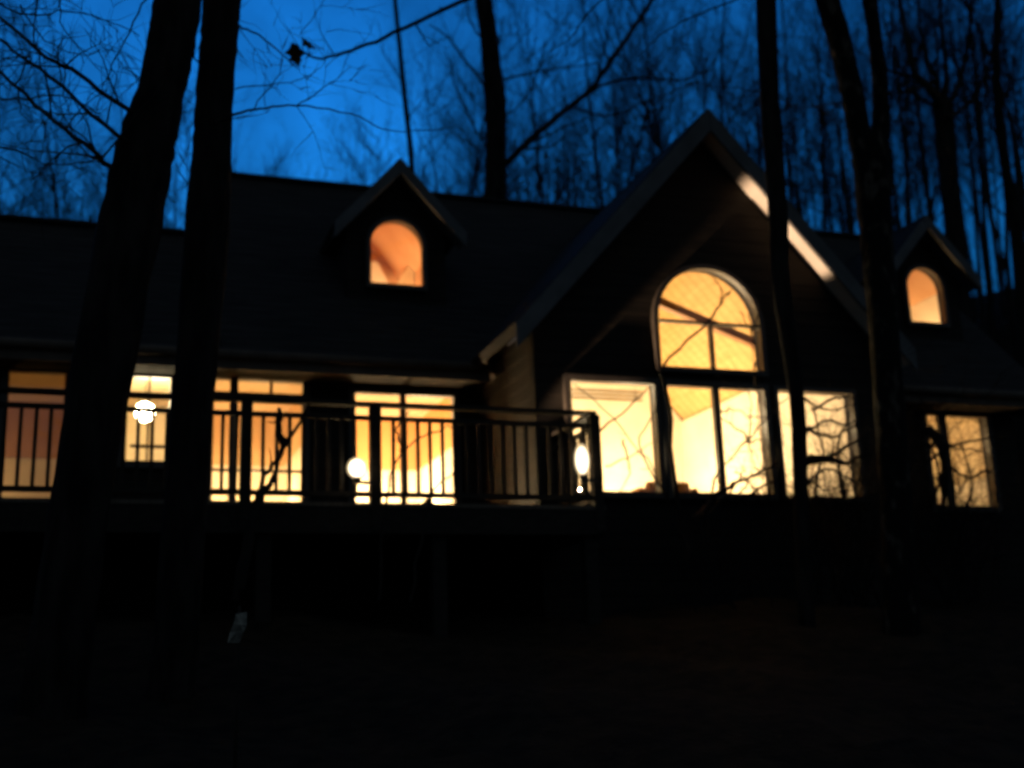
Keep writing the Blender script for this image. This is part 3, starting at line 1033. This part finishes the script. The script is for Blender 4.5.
# 3 straight trunk before the gable; its long limb reaches left across the sky
g, cb, rng, path, rr = tree('bare_tree', 'slim straight bare tree standing before the big gable window', 'tree',
    [(808, 640, 18), (801, 500, 15), (797, 400, 15), (782, 292, 18), (777, 200, 20), (770, 100, 20), (766, 0, 21), (762, -150, 20)], 10.6, M['bark'], 23, group=G_FG, sides=12)
for pts, r0, r1, tw in (
    ([(763, -130), (640, -75), (520, -22), (460, 2), (395, 33), (350, 51), (318, 58), (300, 50), (292, 43)], .040, .006, 4),
    ([(312, 57), (306, 46), (302, 38)], .006, .003, 0),
    ([(418, 24), (423, 38), (430, 45), (440, 42)], .010, .004, 1),
    ([(352, 50), (345, 62), (340, 78)], .006, .003, 1),
    ([(765, -20), (732, 0), (674, 26), (645, 50), (622, 75)], .014, .004, 4),
    ([(764, -60), (690, -40), (603, 0), (570, 38), (550, 50)], .016, .004, 3),
    ([(775, 95), (800, 108), (830, 104)], .008, .003, 1),
    ([(772, 95), (735, 88), (690, 82)], .010, .004, 3)):
    limb(cb, px_path(pts, 10.6, rng, .2), r0, r1, rng, 5, tw, .5, .03, 1, .006)
cb.build('crown', M['twig'], g, smooth=True)
# withered leaves still hanging from the tip of that limb
def leaf(px, py, Y, s, rot, g, rng):
    c = at(px, py, Y)
    me = bpy.data.meshes.new('leaf')
    out_ = [(0, 0), (.25, .18), (.22, .34), (.42, .5), (.2, .62), (.16, .8), (0, 1.1), (-.14, .78), (-.3, .66), (-.2, .5), (-.4, .3), (-.18, .2)]
    v, n = [], len(out_)
    rt = Matrix.Rotation(rot, 3, 'Y') @ Matrix.Rotation(rng.uniform(-.5, .5), 3, 'Z')
    for dz in (0, .012):
        for x, z in out_:
            cy = .35 * x * x + .12 * math.sin(z * 3) + dz
            v.append(tuple(c + rt @ Vector((x * s, cy * s, -z * s))))
    f = [tuple(range(n)), tuple(reversed(range(n, 2*n)))] + [(i, (i+1) % n, n + (i+1) % n, n + i) for i in range(n)]
    me.from_pydata(v, [], f)
    link('withered_leaf', me, M['leaf'], g)
rng = random.Random(8)
leaf(292, 42, 10.6, .25, -.25, g, rng)
leaf(302, 38, 10.6, .17, -1.0, g, rng)

# 4 twin-stemmed tree at the right with window light painted as pale patches on its bark
rng = random.Random(24)
Y4 = 10.2
pts, rad = trunk_path([(903, 640, 36), (896, 500, 31), (889, 400, 30), (881, 290, 30), (875, 220, 32), (871, 165, 36), (868, 140, 36)], Y4)
b = pts[0].copy(); b.z += .25
g = empty('bare_tree', b, 'twin-stemmed bare tree forking above the gable\'s right eave', 'tree', G_FG)
mb = MB()
big_trunk(mb, pts, rad, rng)
for pix in ([(868, 175, 26), (857, 120, 22), (848, 75, 22), (838, 35, 23), (828, 0, 23), (815, -70, 21)],
            [(875, 180, 24), (881, 120, 18), (879, 75, 15), (874, 30, 14), (870, 0, 15), (865, -70, 14)]):
    pp = [at(x, y, Y4) for x, y, wd in pix]
    rr = [wd / 2 * (p - CAM).dot(ROT @ Vector((0, 0, -1))) / FPX for (x, y, wd), p in zip(pix, pp)]
    pth, r2 = big_trunk(mb, pp, rr, rng, 12)
    cb = MB() if pix[0][0] == 868 else cb
    top_crown(cb, pth[-1], pth[-1] - pth[-4], r2[-1], rng, 5, 5)
mb.build('trunk', M['lit_patch_bark'], g, smooth=True)
for pts, r0, r1, tw in (
    ([(880, 110), (900, 92), (935, 88), (965, 100)], .010, .004, 3),
    ([(884, 120), (910, 122), (945, 130)], .009, .003, 3),
    ([(862, 100), (840, 104), (800, 106)], .009, .003, 3),
    ([(858, 115), (835, 135), (822, 160)], .008, .003, 2),
    ([(875, 40), (895, 30), (915, 40), (940, 30)], .009, .003, 3),
    ([(884, 170), (905, 205), (935, 215)], .008, .003, 3)):
    limb(cb, px_path(pts, Y4, rng, .2), r0, r1, rng, 5, tw, .5, .03, 1, .006)
cb.build('crown', M['twig'], g, smooth=True)

# trees rising behind the roof
G_BK = 'bare trees rising behind the house'
g, cb, rng, path, rr = tree('bare_tree', 'bare tree behind the ridge with a thick limb angling right', 'tree',
    [(493, 330, 25), (495, 200, 23), (496, 140, 20), (495, 100, 23), (492, 70, 20), (488, 30, 18), (484, 0, 18), (476, -70, 15)], 24.0, M['bark'], 25, group=G_BK, sides=12)
for pts, r0, r1, tw in (
    ([(499, 172), (520, 150), (555, 118), (590, 90), (615, 55), (635, 25), (655, -5), (675, -40)], .085, .06, 9),
    ([(588, 93), (612, 82), (640, 78), (675, 80), (705, 72)], .05, .02, 5),
    ([(572, 105), (590, 113), (615, 115), (650, 100), (700, 82)], .04, .015, 5),
    ([(502, 80), (535, 72), (575, 66), (610, 62)], .035, .012, 5),
    ([(484, 85), (465, 60), (448, 38), (430, 25)], .04, .015, 5),
    ([(485, 45), (470, 20), (465, -5)], .03, .015, 3),
    ([(497, 120), (520, 105), (538, 70), (545, 40)], .03, .01, 4),
    ([(490, 150), (470, 120), (455, 85), (450, 60)], .03, .01, 5)):
    limb(cb, px_path(pts, 24, rng, .5), r0, r1, rng, 5, tw, 1.5, .1, 2, .012)
cb.build('crown', M['twig'], g, smooth=True)
g, cb, rng, path, rr = tree('sapling', 'thin pole-like sapling behind the left dormer peak', 'tree',
    [(418, 260, 7), (411, 155, 6), (405, 100, 5.5), (399, 40, 5), (395, 0, 4.5), (390, -60, 4)], 21.0, M['bark'], 26, group=G_BK, sides=8)
for pts, r0, r1, tw in (([(407, 120), (425, 95), (432, 60)], .018, .006, 4), ([(402, 80), (385, 55), (378, 20)], .016, .006, 4)):
    limb(cb, px_path(pts, 21, rng, .3), r0, r1, rng, 4, tw, 1.0, .1, 1, .01)
cb.build('crown', M['twig'], g, smooth=True)
g, cb, rng, path, rr = tree('bare_tree', 'stout tree behind the right dormer dividing into upright limbs', 'tree',
    [(966, 400, 24), (956, 250, 18), (949, 180, 19), (945, 130, 20), (943, 104, 21)], 22.5, M['bark'], 27, crown=False, group=G_BK, sides=12)
for pts, r0, r1, tw in (
    ([(944, 112), (930, 90), (915, 72), (908, 45), (900, 0), (895, -60)], .13, .06, 8),
    ([(943, 112), (938, 85), (928, 60), (920, 20), (918, -50)], .09, .04, 6),
    ([(945, 110), (946, 70), (942, 35), (940, 0), (938, -60)], .08, .04, 6),
    ([(947, 110), (958, 85), (966, 55), (972, 10), (975, -50)], .09, .04, 8),
    ([(950, 118), (975, 95), (990, 60), (1004, 10)], .07, .03, 8)):
    limb(cb, px_path(pts, 22.5, rng, .4), r0, r1, rng, 6, tw, 1.6, .1, 2, .012)
cb.build('crown', M['twig'], g, smooth=True)
g, cb, rng, path, rr = tree('bare_tree', 'slender leaning bare tree near the right edge of the view', 'tree',
    [(1030, 400, 14), (1016, 230, 13), (1006, 170, 11), (1000, 120, 10), (996, 60, 8), (998, 0, 7), (1000, -60, 6)], 23.5, M['bark'], 28, group=G_BK, sides=10)
for pts, r0, r1, tw in (([(1003, 150), (990, 120), (985, 80), (980, 30)], .05, .02, 7), ([(999, 110), (1010, 80), (1020, 30)], .05, .02, 7)):
    limb(cb, px_path(pts, 23.5, rng, .4), r0, r1, rng, 5, tw, 1.4, .1, 2, .012)
cb.build('crown', M['twig'], g, smooth=True)

# the wood on the hillside: a few whole trees, copied, each standing where its crown shows
def wood_tree(seed, H, lean):
    rng = random.Random(seed)
    tb, cb = MB(), MB()
    path = [Vector((0, 0, -.3))]
    d = Vector((lean, 0, 1))
    for i in range(8):
        d = (d + Vector((rng.gauss(0, .05), rng.gauss(0, .05), 0))).normalized()
        path.append(path[-1] + d * H / 8)
    rad = [.085 * (1 - .85 * i / 8) for i in range(9)]
    tb.tube(path, rad, 7, cap=False)
    for i in range(22):
        t = rng.uniform(2.6, 8)
        j = min(int(t), 7)
        p = path[j].lerp(path[j+1], t - j)
        a = rng.uniform(0, 6.28)
        el = rng.uniform(.5, 1.3)
        grow(cb, p, Vector((math.cos(a), math.sin(a), el)), rng.uniform(.16, .3) * H * (1.15 - t / 12), max(rad[j] * .5, .016), 3, rng, .14, .12, 4, (3, 5))
    return tb.mesh('trunk', True), cb.mesh('crown', True)
kinds = [wood_tree(100 + i, h, l) for i, (h, l) in enumerate(((13, .03), (15, -.05), (11, .06), (14, -.02)))]
for t_, c_ in kinds:
    t_.materials.append(M['bark']); c_.materials.append(M['far_twig'])
G_W = 'bare woodland trees on the hillside behind the house'
wood = [
    (12, 30, 'bare woodland tree showing at the far left edge of the sky', .80),
    (52, 27, 'bare woodland tree left of the leaning trunk above the low ridge', .70),
    (30, 24, 'bushy bare woodland tree above the low ridge at far left', .60),
    (74, 23.5, 'bushy bare woodland tree beside the leaning trunk above the low ridge', .56),
    (88, 36, 'small bare woodland tree nearest the leaning trunk on its left', .85),
    (178, 30, 'bare woodland tree glimpsed between the two thick left trunks', .62),
    (345, 38, 'faint bare woodland tree just left of the left dormer peak', .62),
    (376, 32, 'bare woodland tree directly over the left dormer peak', .72),
    (432, 28, 'bare woodland tree between the dormer sapling and the limbed tree', .86),
    (462, 33, 'faint bare woodland tree close left of the limbed tree', .92),
    (524, 30, 'bare woodland tree close right of the limbed tree', .86),
    (552, 36, 'bare woodland tree under the thick angled limb', .98),
    (584, 28, 'bare woodland tree at the right end of the open ridge', .82),
    (612, 33, 'bare woodland tree over the lower left rake of the gable', 1.0),
    (642, 27, 'bare woodland tree over the middle of the left gable rake', .92),
    (676, 34, 'bare woodland tree close left of the gable peak', 1.06),
    (712, 28, 'bare woodland tree directly behind the gable peak', .98),
    (742, 34, 'bare woodland tree between the gable peak and the slim trunk', 1.08),
    (796, 29, 'bare woodland tree close right of the slim straight trunk', 1.02),
    (822, 36, 'bare woodland tree left of the twin-stemmed tree', 1.12),
    (846, 26, 'bare woodland tree hidden partly by the twin-stemmed tree', .92),
    (908, 33, 'bare woodland tree between the twin stems and the stout tree', 1.08),
    (932, 27, 'bare woodland tree close left of the stout divided tree', .92),
    (976, 34, 'bare woodland tree between the stout tree and the slender leaner', 1.12),
    (1002, 28, 'bare woodland tree behind the slender leaner at right', 1.0),
    (1022, 36, 'bare woodland tree at the far right edge of the sky', 1.15),
]
rng = random.Random(77)
for i, (px, Y, lab, sc) in enumerate(wood):
    p = at(px, 220, Y)
    p.z = gz(p.x, p.y)
    t_, c_ = kinds[i % 4]
    g = empty('woodland_tree', p, lab, 'tree', G_W)
    g.rotation_euler = (0, 0, rng.uniform(0, 6.28))
    zs = 1.22 if px < 470 else (1.36 if px < 800 else 1.18)
    g.scale = (sc * 1.3, sc * 1.3, sc * zs)
    for nm, me in (('trunk', t_), ('crown', c_)):
        o = bpy.data.objects.new(nm, me)
        C.objects.link(o)
        o.parent = g

# the far wood beyond them, which reads as one mass of stems and twigs
mb = MB()
rng = random.Random(55)
for i in range(250):
    u = rng.random()
    px = -20 + 1080 * (u ** .85)
    if 235 < px < 335 and rng.random() < .75:
        continue
    Y = rng.uniform(42, 62)
    p = at(px, 220, Y)
    p.z = gz(p.x, p.y) - .3
    H = rng.uniform(12, 18.5) * (.78 + .6 * max(0, px) / 1024)
    lean = Vector((rng.gauss(0, .05), rng.gauss(0, .05), 1))
    q = p + lean * H
    mb.tube([p, p.lerp(q, .5) + Vector((rng.gauss(0, .15), 0, 0)), q], [.10, .06, .015], 5, cap=False)
    for _ in range(12):
        t = rng.uniform(.35, 1)
        a = rng.uniform(0, 6.28)
        grow(mb, p.lerp(q, t), Vector((math.cos(a), math.sin(a), rng.uniform(.4, 1.3))), rng.uniform(1.8, 4.4), .032, 2, rng, .10, .12, 3, (3, 6))
far = mb.build('far_wood', M['far_twig'])
tag(far, 'far wood of bare trees along the top of the hillside', 'woodland', kind='stuff')
# brushwood thicket that closes the slope right of the house
mb = MB()
for i in range(420):
    x = rng.uniform(14.3, 34); y = rng.uniform(15, 34)
    p = Vector((x, y, gz(x, y) - .1))
    for _ in range(3):
        grow(mb, p, Vector((rng.gauss(0, .35), rng.gauss(0, .35), 1)), rng.uniform(1.6, 4.2), .022, 2, rng, .05, .16, 3, (3, 6))
br = mb.build('brushwood', M['twig'])
tag(br, 'dense dark brushwood covering the slope right of the house', 'brushwood', kind='stuff')

# ------------------------------------------------------------------ shrubs and saplings in front of the windows
def shrub(label, x, y, pix_twigs, Yp, seed, r=.008, extra=0, ex_h=1.2, spread=.5, name='bare_shrub', grp=None):
    rng = random.Random(seed)
    base = Vector((x, y, gz(x, y)))
    g = empty(name, base, label, 'shrub', grp)
    mb = MB()
    for pts in pix_twigs:
        wt = 1.0
        if isinstance(pts, tuple):
            pts, wt = pts
        rr = r * wt * rng.uniform(1.0, 1.6)
        limb(mb, px_path(pts, Yp, rng, .12), rr, rr * .4, rng, 4, 2, .2, .0, 0, .011)
    for _ in range(extra):
        d = Vector((rng.gauss(0, spread), rng.gauss(0, spread * .6), 1))
        grow(mb, base + Vector((rng.gauss(0, .25), rng.gauss(0, .15), -.05)), d, ex_h * rng.uniform(.6, 1.25), .013, 2, rng, .02, .2, 4, (4, 7))
    mb.build('twigs', M['twig'], g, smooth=True)
    return g
# sapling whose twigs cross the left and centre gable windows
b = at(688, 560, 11.9)
shrub('leggy sapling crossing the gable windows with long straight twigs', b.x, 11.9, [
    ([(700, 640), (690, 560), (668, 500), (640, 452), (606, 412), (575, 384)], 1.25),
    [(668, 500), (640, 445), (655, 410), (660, 395)],
    ([(690, 560), (680, 520), (668, 400), (664, 366), (705, 325), (720, 303), (730, 290)], 1.9),
    [(720, 303), (722, 290), (714, 278)],
    ([(590, 436), (622, 412), (652, 386)], 1.2),
    [(606, 466), (632, 455), (655, 441)],
    [(622, 440), (630, 470), (618, 496)],
    ([(700, 590), (708, 505), (722, 468), (748, 440), (772, 412), (786, 398)], 1.35),
    [(748, 440), (738, 430), (722, 419)],
    [(748, 440), (760, 440), (778, 438)],
    [(748, 440), (751, 415), (750, 392)],
    [(748, 440), (753, 462), (762, 480)],
    [(720, 412), (736, 410), (748, 416)],
    [(748, 416), (758, 418), (768, 415)],
    [(735, 470), (750, 480), (765, 470)],
    ], 11.9, 31, .011)
sb = at(754, 560, 11.7)
shrub('thin upright sapling before the right side of the arched window', sb.x, 11.7, [
    [(775, 640), (768, 540), (760, 440), (754, 370), (748, 310)],
    [(756, 385), (752, 340), (744, 318), (738, 312)], [(750, 330), (757, 318), (760, 300)]], 11.7, 32, .010)
s = at(748, 520, 11.75)
shrub('low tangled shrub below the centre gable window', s.x, 11.75, [
    ([(690, 520), (722, 490), (750, 477), (780, 462)], 1.7),
    [(700, 520), (728, 496), (745, 470)], [(735, 500), (748, 482), (752, 470)], [(760, 500), (752, 485), (742, 478)],
    [(768, 500), (770, 480), (764, 468)], [(740, 500), (765, 486), (785, 478)]], 11.75, 33, .016, 5, .9, .45)
s = at(838, 520, 11.6)
shrub('dense tangled shrub covering the right-hand gable window', s.x, 11.6, [
    ([(796, 466), (830, 455), (866, 436)], 2.0), ([(800, 462), (822, 458), (845, 462), (864, 455)], 2.2), ([(803, 428), (830, 437), (864, 420)], 1.4), [(805, 400), (830, 410), (858, 402)], [(808, 455), (835, 462), (866, 465)],
    [(812, 410), (840, 396), (852, 398)], [(806, 432), (826, 420), (848, 424), (860, 418)], [(815, 500), (822, 450), (812, 405)],
    [(845, 500), (838, 455), (850, 410)], [(800, 492), (826, 470), (855, 482)], [(806, 478), (830, 490), (860, 478)]], 11.6, 34, .017, 44, 1.75, .32)
s = at(955, 520, 13.6)
shrub('tangled shrub before the window right of the gable', s.x, 13.6, [
    ([(912, 440), (945, 446), (994, 436)], 1.5), ([(925, 430), (938, 440), (944, 470), (940, 520)], 2.4), [(918, 425), (938, 432), (946, 470), (950, 515)], [(925, 465), (950, 448), (985, 452)],
    [(930, 505), (940, 480), (930, 440)], [(965, 515), (972, 480), (960, 440)], [(990, 470), (968, 476), (950, 468)]], 13.6, 35, .022, 28, 2.0, .35)
# limb leaning on the railing before the sidelight door and a twig before the bright one
s = at(245, 545, 11.15)
shrub('crooked dead limb slanting across the deck door with sidelight', s.x, 11.15, [
    [(236, 600), (250, 520), (266, 478), (284, 446), (300, 420), (310, 402)],
    [(240, 590), (258, 510), (275, 470), (292, 432)], [(284, 446), (278, 425), (280, 408)]], 11.15, 36, .034, name='dead_limb')
s = at(400, 560, 11.1)
shrub('sparse sapling with bowed twigs before the bright double door', s.x, 11.1, [
    [(380, 600), (386, 500), (402, 452), (430, 434), (456, 428)], [(410, 600), (430, 500), (448, 478), (460, 470)],
    [(402, 452), (398, 430), (408, 410)]], 11.1, 37, .013, name='sapling_shrub')

# small pale marker in the dark foreground
mk = at(237, 645, 6.6)
gzm = gz(mk.x, 6.6)
g = empty('trail_marker', (mk.x, 6.6, gzm), 'small pale tattered tag on a thin stake in the dark foreground', 'marker')
mb = MB(); mb.tube([(mk.x, 6.6, gzm - .15), (mk.x + .01, 6.6, at(237, 606, 6.6).z)], [.011, .009], 8); mb.build('stake', M['twig'], g, smooth=True)
mb = MB()
cells = [(227, 643, 239, 643), (230, 632, 243, 632), (233, 624, 246, 626), (235, 614, 247, 612)]
v = []
for dy in (-.02, -.016):
    for i, (a, ya, c, yc) in enumerate(cells):
        for fx in (0, .5, 1):
            P = at(a + (c - a) * fx, ya + (yc - ya) * fx, 6.58)
            P.y += dy + .02 * math.sin(i * 1.7 + fx * 2.5)
            v.append(tuple(P))
mb.v = v
n = len(cells) * 3
for i in range(len(cells) - 1):
    for j in range(2):
        a = i * 3 + j
        mb.f.append((a, a + 1, a + 4, a + 3))
        mb.f.append((n + a + 3, n + a + 4, n + a + 1, n + a))
mb.build('tag', M['tagm'], g)
